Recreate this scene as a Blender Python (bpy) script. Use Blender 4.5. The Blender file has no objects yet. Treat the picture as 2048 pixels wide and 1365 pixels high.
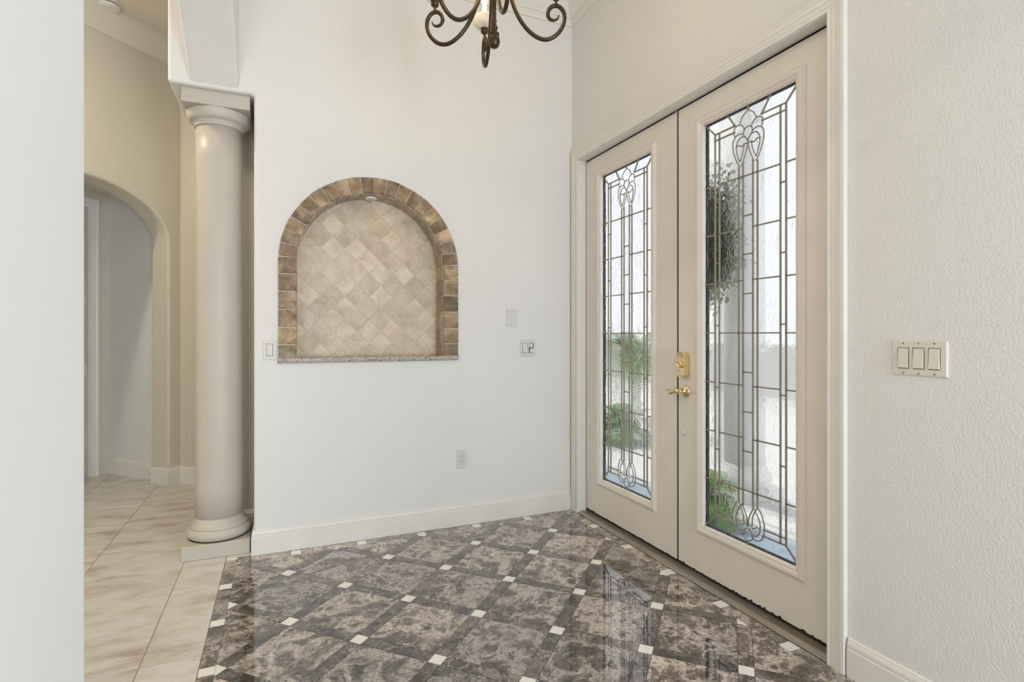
import bpy, math, random
from mathutils import Vector, Matrix
random.seed(7)
SC = bpy.context.scene
COL = SC.collection
R2 = math.sqrt(2)

# ------------------------------------------------------------------ camera, world, lights, exposure
cam_d = bpy.data.cameras.new('camera')
cam_d.sensor_width = 36.0
cam_d.lens = 1076.0 / 2048.0 * 36.0
cam_d.shift_y = -13.5 / 2048.0
cam_d.clip_start = 0.02
cam = bpy.data.objects.new('camera', cam_d)
COL.objects.link(cam)
cam.location = (0, 0, 1.235)
cam.rotation_euler = (math.radians(90), 0, math.radians(-23.15))
SC.camera = cam

wd = bpy.data.worlds.new('sky')
SC.world = wd
wd.use_nodes = True
bg = wd.node_tree.nodes['Background']
bg.inputs[0].default_value = (0.945, 0.97, 1.0, 1)
bg.inputs[1].default_value = 1.05

def lamp(name, kind, loc, energy, color, **kw):
    d = bpy.data.lights.new(name, kind)
    d.energy = energy
    d.color = color
    rot = kw.pop('rot', (0, 0, 0))
    for k, v in kw.items():
        setattr(d, k, v)
    o = bpy.data.objects.new(name, d)
    COL.objects.link(o)
    o.location = loc
    o.rotation_euler = rot
    return o

SUN = lamp('sun', 'SUN', (0, 0, 12), 3.0, (1.0, 0.95, 0.88), angle=0.02,
           rot=(math.radians(-37), math.radians(-3), 0))
# added fill lights behind the camera, outside an invented rear opening
REAR_FILL = lamp('rear_fill_light', 'AREA', (1.35, -3.0, 1.05), 90, (0.80, 0.905, 1.0),
           shape='RECTANGLE', size=0.95, size_y=1.9, rot=(math.radians(90), 0, 0))
REAR_FILL2 = lamp('rear_fill_light_left', 'AREA', (-1.6, -3.0, 1.25), 62, (0.82, 0.92, 1.0),
            shape='RECTANGLE', size=1.5, size_y=2.3, rot=(math.radians(90), 0, 0))
# added fill light for the pier, outside an invented, unseen side opening
SIDE_FILL = lamp('side_fill_light', 'AREA', (2.02, -1.55, 1.5), 33, (0.82, 0.92, 1.0),
            shape='RECTANGLE', size=1.6, size_y=1.3, rot=(math.radians(90), 0, math.radians(90)))
# recessed down-lights of the side hall
HALL = lamp('hall_downlight', 'AREA', (-1.85, 3.45, 3.57), 34, (1.0, 0.88, 0.67), shape='DISK', size=0.16)
HALL2 = lamp('hall_downlight_near', 'AREA', (-1.6, 1.6, 3.57), 5, (1.0, 0.84, 0.60), shape='DISK', size=0.16)

vs = SC.view_settings
vs.view_transform = 'Standard'
vs.look = 'None'
vs.gamma = 1.0
vs.exposure = 0.0
vs.use_curve_mapping = False
SC.cycles.max_bounces = 10
SC.cycles.transparent_max_bounces = 16
SC.cycles.sample_clamp_indirect = 6.0

# ------------------------------------------------------------------ helpers
def tag(o, label=None, cat=None, group=None, kind=None):
    if label: o['label'] = label
    if cat: o['category'] = cat
    if group: o['group'] = group
    if kind: o['kind'] = kind
    return o

def empty(name, loc=(0, 0, 0), rot=(0, 0, 0)):
    o = bpy.data.objects.new(name, None)
    o.empty_display_size = 0.1
    COL.objects.link(o)
    o.location = loc
    o.rotation_euler = rot
    return o

def ident(a, b, c):
    return (a, b, c)

class MB:
    """collects geometry for one mesh"""
    def __init__(s):
        s.v = []; s.f = []; s.sm = []
    def add(s, vs_, fs, smooth=False):
        n = len(s.v)
        s.v += [tuple(p) for p in vs_]
        for f in fs:
            s.f.append([i + n for i in f]); s.sm.append(smooth)
        return s
    def box(s, x0, x1, y0, y1, z0, z1, mp=ident):
        vv = [mp(x, y, z) for z in (z0, z1) for y in (y0, y1) for x in (x0, x1)]
        return s.add(vv, [(0, 2, 3, 1), (4, 5, 7, 6), (0, 1, 5, 4), (2, 6, 7, 3), (0, 4, 6, 2), (1, 3, 7, 5)])
    def prism(s, poly, h0, h1, mp=ident, smooth_side=False):
        n = len(poly)
        vv = [mp(a, b, h0) for a, b in poly] + [mp(a, b, h1) for a, b in poly]
        s.add(vv, [list(range(n))[::-1], list(range(n, 2 * n))])
        k = len(s.v) - 2 * n
        for i in range(n):
            j = (i + 1) % n
            s.f.append([k + i, k + j, k + n + j, k + n + i]); s.sm.append(smooth_side)
        return s
    def lathe(s, prof, c=(0, 0, 0), seg=32, ax='z', smooth=True, cap=True):
        vv = []
        for r, z in prof:
            for i in range(seg):
                t = 2 * math.pi * i / seg
                a, b = r * math.cos(t), r * math.sin(t)
                if ax == 'z': p = (c[0] + a, c[1] + b, c[2] + z)
                elif ax == 'x': p = (c[0] + z, c[1] + a, c[2] + b)
                else: p = (c[0] + a, c[1] + z, c[2] + b)
                vv.append(p)
        fs = []
        m = len(prof)
        for k in range(m - 1):
            for i in range(seg):
                j = (i + 1) % seg
                fs.append((k * seg + i, k * seg + j, (k + 1) * seg + j, (k + 1) * seg + i))
        s.add(vv, fs, smooth)
        if cap:
            b = len(s.v) - m * seg
            s.f.append([b + i for i in range(seg)][::-1]); s.sm.append(False)
            s.f.append([b + (m - 1) * seg + i for i in range(seg)]); s.sm.append(False)
        return s
    def tube(s, pts, rad, seg=8, smooth=True):
        pts = [Vector(p) for p in pts]
        n = len(pts)
        if not hasattr(rad, '__len__'): rad = [rad] * n
        tan = []
        for i in range(n):
            t = pts[min(i + 1, n - 1)] - pts[max(i - 1, 0)]
            tan.append(t.normalized() if t.length > 1e-9 else Vector((0, 0, 1)))
        up = Vector((0, 0, 1)) if abs(tan[0].z) < 0.9 else Vector((1, 0, 0))
        u = tan[0].cross(up).normalized()
        vv = []
        for i in range(n):
            u = (u - tan[i] * u.dot(tan[i])).normalized()
            w = tan[i].cross(u)
            for k in range(seg):
                a = 2 * math.pi * k / seg
                vv.append(pts[i] + (u * math.cos(a) + w * math.sin(a)) * rad[i])
        fs = []
        for i in range(n - 1):
            for k in range(seg):
                j = (k + 1) % seg
                fs.append((i * seg + k, i * seg + j, (i + 1) * seg + j, (i + 1) * seg + k))
        s.add(vv, fs, smooth)
        b = len(s.v) - n * seg
        s.f.append([b + k for k in range(seg)][::-1]); s.sm.append(False)
        s.f.append([b + (n - 1) * seg + k for k in range(seg)]); s.sm.append(False)
        return s
    def sweep(s, path, prof, mp=ident, side=1, closed=False):
        """profile (offset, height) swept along a 2D path with mitred corners; mp(a, b, h)"""
        n = len(path)
        P = [Vector(p) for p in path]
        nor = []
        segs = n if closed else n - 1
        for i in range(segs):
            d = (P[(i + 1) % n] - P[i]).normalized()
            nor.append(Vector((-d.y, d.x)) * side)
        vv = []
        for i in range(n):
            if closed: a, b = nor[i - 1], nor[i]
            else: a, b = nor[max(i - 1, 0)], nor[min(i, segs - 1)]
            m = a + b
            m = m / (1.0 + a.dot(b)) if (1.0 + a.dot(b)) > 1e-4 else b
            for off, h in prof:
                q = P[i] + m * off
                vv.append(mp(q.x, q.y, h))
        k = len(prof)
        fs = []
        for i in range(segs):
            j = (i + 1) % n
            for t in range(k):
                t2 = (t + 1) % k
                fs.append((i * k + t, i * k + t2, j * k + t2, j * k + t))
        if not closed:
            fs.append(list(range(k))[::-1]); fs.append([(n - 1) * k + t for t in range(k)])
        return s.add(vv, fs)
    def build(s, name, mat, parent=None, bevel=0, seg=2, ang=40, loc=None, fix=True):
        me = bpy.data.meshes.new(name)
        me.from_pydata([tuple(p) for p in s.v], [], [tuple(f) for f in s.f])
        me.polygons.foreach_set('use_smooth', s.sm)
        me.update()
        if fix:
            import bmesh
            bm = bmesh.new(); bm.from_mesh(me)
            bmesh.ops.recalc_face_normals(bm, faces=bm.faces)
            bm.to_mesh(me); bm.free()
        me.materials.append(mat)
        o = bpy.data.objects.new(name, me)
        COL.objects.link(o)
        if parent: o.parent = parent
        if loc: o.location = loc
        if bevel:
            b = o.modifiers.new('bevel', 'BEVEL')
            b.width = bevel; b.segments = seg; b.limit_method = 'ANGLE'; b.angle_limit = math.radians(ang)
            b.harden_normals = False
            for p in me.polygons: p.use_smooth = False
        return o

def inst(me, name, parent, loc=(0, 0, 0), rot=(0, 0, 0)):
    o = bpy.data.objects.new(name, me)
    COL.objects.link(o)
    o.parent = parent
    o.location = loc
    o.rotation_euler = rot
    return o

def clip(poly, x0, x1, y0, y1):
    """polygon against a rectangle"""
    def half(pl, ins, cut):
        out = []
        for i in range(len(pl)):
            a, b = pl[i], pl[(i + 1) % len(pl)]
            if ins(a): out.append(a)
            if ins(a) != ins(b): out.append(cut(a, b))
        return out
    def cx(x): return lambda a, b: (x, a[1] + (b[1] - a[1]) * (x - a[0]) / (b[0] - a[0]))
    def cy(y): return lambda a, b: (a[0] + (b[0] - a[0]) * (y - a[1]) / (b[1] - a[1]), y)
    for ins, cut in ((lambda p: p[0] >= x0, cx(x0)), (lambda p: p[0] <= x1, cx(x1)),
                     (lambda p: p[1] >= y0, cy(y0)), (lambda p: p[1] <= y1, cy(y1))):
        if len(poly) < 3: return []
        poly = half(poly, ins, cut)
    return poly

def area(pl):
    return abs(sum(pl[i][0] * pl[(i + 1) % len(pl)][1] - pl[(i + 1) % len(pl)][0] * pl[i][1] for i in range(len(pl)))) / 2

def spline(pts, n=6):
    """Catmull-Rom through points of any dimension"""
    P = [Vector(p) for p in pts]
    out = []
    for i in range(len(P) - 1):
        a, b, c, d = P[max(i - 1, 0)], P[i], P[i + 1], P[min(i + 2, len(P) - 1)]
        for k in range(n):
            t = k / n
            out.append(0.5 * ((2 * b) + (c - a) * t + (2 * a - 5 * b + 4 * c - d) * t * t + (3 * b - a - 3 * c + d) * t ** 3))
    out.append(P[-1])
    return out

# ------------------------------------------------------------------ materials
class NT:
    def __init__(s, name):
        s.m = bpy.data.materials.new(name); s.m.use_nodes = True
        s.t = s.m.node_tree
        s.p = s.t.nodes['Principled BSDF']
        s.out = s.t.nodes['Material Output']
    def n(s, kind, **kw):
        nd = s.t.nodes.new(kind)
        for k, v in kw.items():
            if isinstance(k, str) and hasattr(nd, k): setattr(nd, k, v)
        return nd
    def l(s, a, b): s.t.links.new(a, b)
    def set(s, **kw):
        for k, v in kw.items(): s.p.inputs[k.replace('_', ' ')].default_value = v
        return s
    def noise(s, vec, scale, detail=4, rough=0.5, dist=0.0):
        nd = s.n('ShaderNodeTexNoise')
        nd.inputs['Scale'].default_value = scale
        nd.inputs['Detail'].default_value = detail
        nd.inputs['Roughness'].default_value = rough
        nd.inputs['Distortion'].default_value = dist
        if vec is not None: s.l(vec, nd.inputs['Vector'])
        return nd
    def ramp(s, fac, stops, interp='LINEAR'):
        r = s.n('ShaderNodeValToRGB')
        r.color_ramp.interpolation = interp
        e = r.color_ramp.elements
        while len(e) < len(stops): e.new(0.5)
        for i, (p, c) in enumerate(stops):
            e[i].position = p
            e[i].color = (c[0], c[1], c[2], 1) if hasattr(c, '__len__') else (c, c, c, 1)
        s.l(fac, r.inputs[0])
        return r
    def mix(s, fac, a, b, mode='MIX'):
        x = s.n('ShaderNodeMix', data_type='RGBA', blend_type=mode)
        if hasattr(fac, 'links'): s.l(fac, x.inputs[0])
        else: x.inputs[0].default_value = fac
        for sock, val in ((x.inputs[6], a), (x.inputs[7], b)):
            if hasattr(val, 'links'): s.l(val, sock)
            else: sock.default_value = (val[0], val[1], val[2], 1)
        return x.outputs[2]
    def pos(s, rnd=False, mul=37.0):
        g = s.n('ShaderNodeNewGeometry').outputs['Position']
        if not rnd: return g
        oi = s.n('ShaderNodeObjectInfo').outputs['Random']
        m = s.n('ShaderNodeMath', operation='MULTIPLY'); s.l(oi, m.inputs[0]); m.inputs[1].default_value = mul
        a = s.n('ShaderNodeVectorMath', operation='ADD'); s.l(g, a.inputs[0]); s.l(m.outputs[0], a.inputs[1])
        return a.outputs[0]
    def rand(s): return s.n('ShaderNodeObjectInfo').outputs['Random']
    def bump(s, h, strength, dist=0.002):
        b = s.n('ShaderNodeBump')
        b.inputs['Strength'].default_value = strength
        b.inputs['Distance'].default_value = dist
        s.l(h, b.inputs['Height'])
        s.l(b.outputs[0], s.p.inputs['Normal'])
        return b

def plain(name, col, rough=0.5, metal=0.0, var=0.04, **kw):
    m = NT(name)
    nz = m.noise(m.pos(), 9.0, 5)
    c1 = tuple(max(0, c * (1 - var)) for c in col); c2 = tuple(min(1, c * (1 + var)) for c in col)
    r = m.ramp(nz.outputs[0], [(0.3, c1), (0.7, c2)])
    m.l(r.outputs[0], m.p.inputs['Base Color'])
    m.set(Roughness=rough, Metallic=metal)
    for k, v in kw.items(): m.p.inputs[k.replace('_', ' ')].default_value = v
    return m.m

def plaster(name, col, b=0.42):
    m = NT(name)
    P = m.pos()
    a = m.noise(P, 115, 3, 0.55)
    big = m.noise(P, 2.2, 3)
    r = m.ramp(big.outputs[0], [(0.3, tuple(c * 0.975 for c in col)), (0.7, col)])
    m.l(r.outputs[0], m.p.inputs['Base Color'])
    h = m.ramp(a.outputs[0], [(0.42, 0.0), (0.60, 1.0)])
    m.bump(h.outputs[0], b, 0.0016)
    m.set(Roughness=0.62)
    return m.m

M = {}
M['wall'] = plaster('cream_wall_plaster', (0.81, 0.795, 0.775))
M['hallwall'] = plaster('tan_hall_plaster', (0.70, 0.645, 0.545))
M['pier'] = plaster('smooth_white_plaster', (0.80, 0.79, 0.775), 0.05)
M['ceil'] = plaster('ceiling_plaster', (0.80, 0.75, 0.66), 0.25)
M['trim'] = plain('painted_trim', (0.80, 0.775, 0.73), 0.32, var=0.02)
M['door'] = plain('door_paint', (0.79, 0.735, 0.675), 0.38, var=0.03)
M['column'] = plain('column_paint', (0.54, 0.495, 0.43), 0.42, var=0.02)
M['rubber'] = plain('black_rubber', (0.012, 0.011, 0.010), 0.7)
M['plate'] = plain('almond_plate', (0.74, 0.70, 0.62), 0.3, var=0.02)
M['plate_white'] = plain('white_plate', (0.70, 0.69, 0.66), 0.3, var=0.02)
M['slot'] = plain('dark_slot', (0.03, 0.028, 0.026), 0.6)
M['screw'] = plain('screw_metal', (0.45, 0.43, 0.40), 0.35, 0.9)
M['brass'] = plain('polished_brass', (0.84, 0.69, 0.40), 0.12, 1.0, var=0.06)
M['old_brass'] = plain('aged_brass', (0.62, 0.47, 0.22), 0.28, 1.0, var=0.15)
M['bronze'] = plain('antique_bronze', (0.075, 0.048, 0.026), 0.33, 0.7, var=0.35)
M['came'] = plain('lead_came', (0.30, 0.275, 0.22), 0.42, 0.45, var=0.15)
M['white_insert'] = plain('white_stone_insert', (0.86, 0.84, 0.79), 0.10, var=0.05)
M['grout_dark'] = plain('dark_grout', (0.085, 0.075, 0.068), 0.8)
M['grout_beige'] = plain('beige_grout', (0.36, 0.29, 0.20), 0.85)
M['grout_pale'] = plain('pale_grout', (0.80, 0.75, 0.67), 0.85, var=0.1)
M['detector'] = plain('white_plastic', (0.84, 0.82, 0.77), 0.35)
M['sleeve'] = plain('candle_sleeve', (0.90, 0.88, 0.82), 0.5)

def marble(name, dark, mid, light, amount):
    m = NT(name)
    P = m.pos(True, 53.0)
    warp = m.noise(P, 4.0, 4, 0.6)
    wv = m.n('ShaderNodeVectorMath', operation='MULTIPLY_ADD')
    m.l(warp.outputs[1], wv.inputs[0]); wv.inputs[1].default_value = (0.14, 0.14, 0.14); m.l(P, wv.inputs[2])
    W = wv.outputs[0]
    big = m.noise(W, 5.5, 9, 0.66, 0.35)
    base = m.ramp(big.outputs[0], [(0.34, dark), (0.45, mid), (0.53, light), (0.58, mid), (0.66, dark)])
    fine = m.noise(P, 30, 5, 0.65)
    wb = m.n('ShaderNodeVectorMath', operation='MULTIPLY_ADD')
    m.l(fine.outputs[1], wb.inputs[0]); wb.inputs[1].default_value = (0.055, 0.055, 0.055); m.l(W, wb.inputs[2])
    c = base.outputs[0]
    for scale, g0, g1, r0, r1 in ((17.0, 0.46, 0.58, 0.20, 0.36), (42.0, 0.48, 0.56, 0.18, 0.34)):
        blot = m.n('ShaderNodeTexVoronoi', feature='F1'); blot.inputs['Scale'].default_value = scale
        m.l(wb.outputs[0], blot.inputs['Vector'])
        gate = m.noise(P, scale * 0.28, 3, 0.5)
        bl = m.ramp(blot.outputs['Distance'], [(r0, 1.0), (r1, 0.0)])
        gt = m.ramp(gate.outputs[0], [(g0, 0.0), (g1, 0.92)])
        mul = m.n('ShaderNodeMath', operation='MULTIPLY'); m.l(bl.outputs[0], mul.inputs[0]); m.l(gt.outputs[0], mul.inputs[1])
        c = m.mix(mul.outputs[0], c, tuple(x * 0.5 for x in dark))
    for vs_, wd_, g0 in ((5.0, 0.026, 0.44), (11.0, 0.030, 0.46), (26.0, 0.045, 0.50)):
        vor = m.n('ShaderNodeTexVoronoi', feature='DISTANCE_TO_EDGE'); vor.inputs['Scale'].default_value = vs_
        m.l(wb.outputs[0], vor.inputs['Vector'])
        vn = m.ramp(vor.outputs['Distance'], [(0.0, 1.0), (wd_, 0.0)])
        vg = m.noise(P, vs_ * .7, 2)
        vgr = m.ramp(vg.outputs[0], [(g0, 0.0), (g0 + .14, 1.0)])
        vm = m.n('ShaderNodeMath', operation='MULTIPLY'); m.l(vn.outputs[0], vm.inputs[0]); m.l(vgr.outputs[0], vm.inputs[1])
        vm2 = m.n('ShaderNodeMath', operation='MULTIPLY'); m.l(vm.outputs[0], vm2.inputs[0]); vm2.inputs[1].default_value = amount
        c = m.mix(vm2.outputs[0], c, (0.60, 0.54, 0.48))
    sp = m.noise(P, 90, 6, 0.8)
    spr = m.ramp(sp.outputs[0], [(0.34, 0.35), (0.50, 1.0), (0.66, 1.7)])
    c = m.mix(0.8, c, spr.outputs[0], 'MULTIPLY')
    tone = m.ramp(m.rand(), [(0.0, (0.74, 0.74, 0.76)), (0.5, (1.05, 1.02, 1.0)), (1.0, (1.40, 1.32, 1.24))])
    c = m.mix(1.0, c, tone.outputs[0], 'MULTIPLY')
    m.l(c, m.p.inputs['Base Color'])
    m.set(Roughness=0.045, IOR=1.62, Coat_Weight=0.6, Coat_Roughness=0.015)
    w = m.noise(P, 5.0, 2)
    m.bump(w.outputs[0], 0.035, 0.004)
    return m.m
M['marble'] = marble('brown_marble', (0.030, 0.023, 0.019), (0.135, 0.110, 0.094), (0.47, 0.42, 0.385), 0.9)
M['marble_dark'] = marble('dark_marble_strip', (0.026, 0.020, 0.017), (0.066, 0.052, 0.044), (0.175, 0.148, 0.13), 0.55)

def stone(name, stops, scale, spot, rough=0.5, bumpn=0.3, tone=0.12, pits=0.8, stretch=(1, 1, 1)):
    m = NT(name)
    P = m.pos(True, 41.0)
    mp = m.n('ShaderNodeMapping'); mp.inputs['Scale'].default_value = stretch; m.l(P, mp.inputs[0])
    a = m.noise(mp.outputs[0], scale, 6, 0.6, 0.5)
    base = m.ramp(a.outputs[0], stops)
    b = m.noise(P, spot, 4, 0.7)
    pit = m.ramp(b.outputs[0], [(0.34, 0.55), (0.44, 1.0), (0.60, 1.0), (0.70, 1.12)])
    c = m.mix(pits, base.outputs[0], pit.outputs[0], 'MULTIPLY')
    t = m.ramp(m.rand(), [(0.0, 1 - tone), (1.0, 1 + tone)])
    c = m.mix(1.0, c, t.outputs[0], 'MULTIPLY')
    m.l(c, m.p.inputs['Base Color'])
    m.set(Roughness=rough)
    m.bump(b.outputs[0], bumpn, 0.002)
    return m.m
M['hall_tile'] = stone('beige_hall_tile', [(0.30, (0.42, 0.345, 0.265)), (0.43, (0.59, 0.54, 0.485)), (0.58, (0.69, 0.66, 0.63)), (0.74, (0.53, 0.455, 0.38))],
                       5.0, 60, 0.26, 0.05, 0.05, 0.15, stretch=(0.7, 1.7, 1))
M['arch_tile'] = stone('tumbled_travertine', [(0.30, (0.15, 0.095, 0.055)), (0.48, (0.29, 0.195, 0.115)), (0.66, (0.50, 0.38, 0.25))], 12.0, 150, 0.6, 0.9, 0.36)
M['reveal_tile'] = stone('grey_travertine', [(0.3, (0.36, 0.29, 0.21)), (0.5, (0.48, 0.40, 0.30)), (0.7, (0.58, 0.50, 0.40))], 9.0, 120, 0.55, 0.5, 0.18)
M['niche_tile'] = stone('cream_travertine', [(0.3, (0.53, 0.41, 0.28)), (0.5, (0.65, 0.535, 0.395)), (0.7, (0.73, 0.635, 0.50))], 11.0, 110, 0.45, 0.3, 0.11)

def granite():
    m = NT('veined_granite')
    P = m.pos()
    mp = m.n('ShaderNodeMapping'); mp.inputs['Scale'].default_value = (1, 1, 2.5); m.l(P, mp.inputs[0])
    a = m.noise(mp.outputs[0], 26, 6, 0.65, 2.2)
    r = m.ramp(a.outputs[0], [(0.36, (0.10, 0.07, 0.05)), (0.46, (0.42, 0.36, 0.31)), (0.53, (0.70, 0.67, 0.63)), (0.60, (0.22, 0.17, 0.14)), (0.7, (0.5, 0.45, 0.4))])
    m.l(r.outputs[0], m.p.inputs['Base Color'])
    m.set(Roughness=0.15)
    return m.m
M['granite'] = granite()

def brushed(name, col, rough):
    m = NT(name)
    P = m.pos()
    mp = m.n('ShaderNodeMapping'); mp.inputs['Scale'].default_value = (90, 2, 90); m.l(P, mp.inputs[0])
    a = m.noise(mp.outputs[0], 1.5, 4, 0.6)
    b = m.noise(P, 7, 3)
    r = m.ramp(a.outputs[0], [(0.3, tuple(c * 0.7 for c in col)), (0.7, tuple(min(1, c * 1.2) for c in col))])
    c = m.mix(0.5, r.outputs[0], m.ramp(b.outputs[0], [(0.3, 0.7), (0.7, 1.1)]).outputs[0], 'MULTIPLY')
    m.l(c, m.p.inputs['Base Color'])
    m.set(Roughness=rough, Metallic=0.75)
    return m.m
M['threshold'] = brushed('bronze_threshold', (0.46, 0.41, 0.35), 0.30)

def glass(name, wav, scale, rough, tint=(0.97, 0.985, 0.98), trans=0.5, stretch=(1, 1, 1)):
    """textured door glass: part clear view, part bent view, fresnel reflection"""
    m = NT(name)
    t = m.t
    t.nodes.remove(m.p)
    P = m.pos(True, 19.0)
    mp = m.n('ShaderNodeMapping'); mp.inputs['Scale'].default_value = stretch; m.l(P, mp.inputs[0])
    wave = m.noise(mp.outputs[0], scale, 2.0, 0.45, 4.0)
    bm_ = m.n('ShaderNodeBump'); bm_.inputs['Strength'].default_value = wav; bm_.inputs['Distance'].default_value = 0.012
    m.l(wave.outputs[0], bm_.inputs['Height'])
    tr = m.n('ShaderNodeBsdfTransparent'); tr.inputs[0].default_value = (*tint, 1)
    rf = m.n('ShaderNodeBsdfRefraction'); rf.inputs['Color'].default_value = (*tint, 1)
    rf.inputs['Roughness'].default_value = rough; rf.inputs['IOR'].default_value = 1.05
    m.l(bm_.outputs[0], rf.inputs['Normal'])
    gl = m.n('ShaderNodeBsdfGlossy'); gl.inputs['Roughness'].default_value = 0.05
    m.l(bm_.outputs[0], gl.inputs['Normal'])
    fr = m.n('ShaderNodeFresnel'); fr.inputs[0].default_value = 1.45
    m.l(bm_.outputs[0], fr.inputs['Normal'])
    x1 = m.n('ShaderNodeMixShader'); x1.inputs[0].default_value = 1 - trans
    m.l(tr.outputs[0], x1.inputs[1]); m.l(rf.outputs[0], x1.inputs[2])
    x2 = m.n('ShaderNodeMixShader'); m.l(fr.outputs[0], x2.inputs[0])
    m.l(x1.outputs[0], x2.inputs[1]); m.l(gl.outputs[0], x2.inputs[2])
    m.l(x2.outputs[0], m.out.inputs[0])
    return m.m
M['glass_wavy'] = glass('wavy_glass', 1.0, 10, 0.012, stretch=(1, 1.25, 0.95))
M['glass_hammer'] = glass('hammered_glass', 0.5, 60, 0.06, stretch=(1, 1, 0.4))
M['glass_clear'] = glass('bevelled_glass', 0.25, 30, 0.0, (0.98, 0.99, 0.985), 0.5)

def emis(name, col, strength):
    m = NT(name)
    m.set(Emission_Color=(*col, 1), Emission_Strength=strength, Base_Color=(*col, 1))
    return m.m
M['bulb'] = emis('lit_bulb', (1.0, 0.82, 0.58), 6.0)
def alab():
    m = NT('alabaster_glass')
    r = m.ramp(m.noise(m.pos(), 22, 4, 0.6, 0.8).outputs[0], [(0.35, (0.80, 0.77, 0.71)), (0.65, (0.95, 0.94, 0.91))])
    m.l(r.outputs[0], m.p.inputs['Base Color'])
    m.set(Roughness=0.25, Subsurface_Weight=0.0)
    tl = m.n('ShaderNodeBsdfTranslucent'); m.l(r.outputs[0], tl.inputs[0])
    x = m.n('ShaderNodeMixShader'); x.inputs[0].default_value = 0.5
    m.l(m.p.outputs[0], x.inputs[1]); m.l(tl.outputs[0], x.inputs[2]); m.l(x.outputs[0], m.out.inputs[0])
    return m.m
M['alabaster'] = alab()
M['puck'] = plain('puck_lens', (0.80, 0.79, 0.76), 0.2)
# outdoors
M['concrete'] = stone('pale_concrete', [(0.3, (0.50, 0.51, 0.53)), (0.7, (0.62, 0.62, 0.62))], 3.0, 80, 0.6, 0.2, 0.02)
M['stucco'] = plaster('white_stucco', (0.70, 0.69, 0.67))
M['shaded_paving'] = stone('blue_shaded_paving', [(0.3, (0.16, 0.23, 0.32)), (0.7, (0.30, 0.38, 0.47))], 7.0, 60, 0.35, 0.3, 0.02, 0.3)  # blue of the sky-lit porch shade is put into this paving colour
M['bark'] = stone('brown_bark', [(0.3, (0.10, 0.06, 0.035)), (0.7, (0.22, 0.15, 0.09))], 14, 60, 0.9, 0.6, 0.05)
def leafm(name, a, b):
    m = NT(name)
    r = m.ramp(m.noise(m.pos(), 13, 3).outputs[0], [(0.3, a), (0.7, b)])
    m.l(r.outputs[0], m.p.inputs['Base Color'])
    m.set(Roughness=0.45)
    tl = m.n('ShaderNodeBsdfTranslucent'); m.l(r.outputs[0], tl.inputs[0])
    x = m.n('ShaderNodeMixShader'); x.inputs[0].default_value = 0.35
    m.l(m.p.outputs[0], x.inputs[1]); m.l(tl.outputs[0], x.inputs[2]); m.l(x.outputs[0], m.out.inputs[0])
    return m.m
M['palm'] = leafm('palm_green', (0.13, 0.27, 0.06), (0.30, 0.48, 0.14))
M['leaf'] = leafm('tree_leaf', (0.030, 0.055, 0.016), (0.10, 0.14, 0.045))

# ------------------------------------------------------------------ key dimensions (metres)
YB = 3.335          # back wall face
XR = 1.887          # door wall face
XN0, XN1 = -0.461, -0.219   # arch wall / near pier thickness
H = 3.6
def st(o, label=None):
    tag(o, label, None, None, 'structure')
    if label: o['category'] = 'room'
    return o

# ------------------------------------------------------------------ back wall with niche
NC, NZ, NR = 0.5125, 1.653, 0.4335      # niche centre, spring line, inner radius
SILL = 1.098
HR = NR + 0.014
wb = MB()
arcL = [(NC - HR * math.cos(t), NZ + HR * math.sin(t)) for t in [math.pi / 2 * i / 20 for i in range(21)]]
arcR = [(2 * NC - x, z) for x, z in arcL]
zs = SILL - 0.016
def ymap(a, b, h): return (a, h, b)
D0, D1 = YB, 3.90
wl = [(-0.144, 0), (NC, 0), (NC, zs), (NC - HR, zs)] + arcL + [(NC, H), (-0.557, H), (-0.557, 2.578), (-0.144, 2.578)]
wr = [(NC, 0), (XR + 0.16, 0), (XR + 0.16, H), (NC, H)] + arcR[::-1] + [(NC + HR, zs), (NC, zs)]
for d, flip in ((D0, False), (D1, True)):
    for pl in (wl, wr):
        wb.add([(a, d, b) for a, b in pl], [list(range(len(pl)))])
def strip_y(mb, pts, d0, d1, closed=False):
    n = len(pts)
    for i in range(n if closed else n - 1):
        a, b = pts[i], pts[(i + 1) % n]
        mb.add([(a[0], d0, a[1]), (b[0], d0, b[1]), (b[0], d1, b[1]), (a[0], d1, a[1])], [(0, 1, 2, 3)])
strip_y(wb, [(NC, zs), (NC - HR, zs)] + arcL + arcR[::-1][1:] + [(NC + HR, zs), (NC, zs)], D0, D1)
strip_y(wb, [(-0.144, 0), (NC, 0), (XR + 0.16, 0), (XR + 0.16, H), (NC, H), (-0.557, H), (-0.557, 2.578), (-0.144, 2.578), (-0.144, 0)], D0, D1)
import bmesh
wall_back = wb.build('wall_back', M['wall'], fix=False)
bm = bmesh.new(); bm.from_mesh(wall_back.data)
bmesh.ops.remove_doubles(bm, verts=bm.verts, dist=0.0004)
bmesh.ops.recalc_face_normals(bm, faces=bm.faces)
bm.to_mesh(wall_back.data); bm.free()
bv = wall_back.modifiers.new('bevel', 'BEVEL'); bv.width = 0.016; bv.segments = 3; bv.limit_method = 'ANGLE'; bv.angle_limit = math.radians(50)
st(wall_back, 'cream textured wall with the arched stone niche beside the column')

# niche lining
nb = MB(); nb.box(NC - 0.50, NC + 0.50, 3.4852, 3.52, 1.0, 2.2)
nback = nb.build('niche_backing', M['grout_pale'], wall_back)
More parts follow.
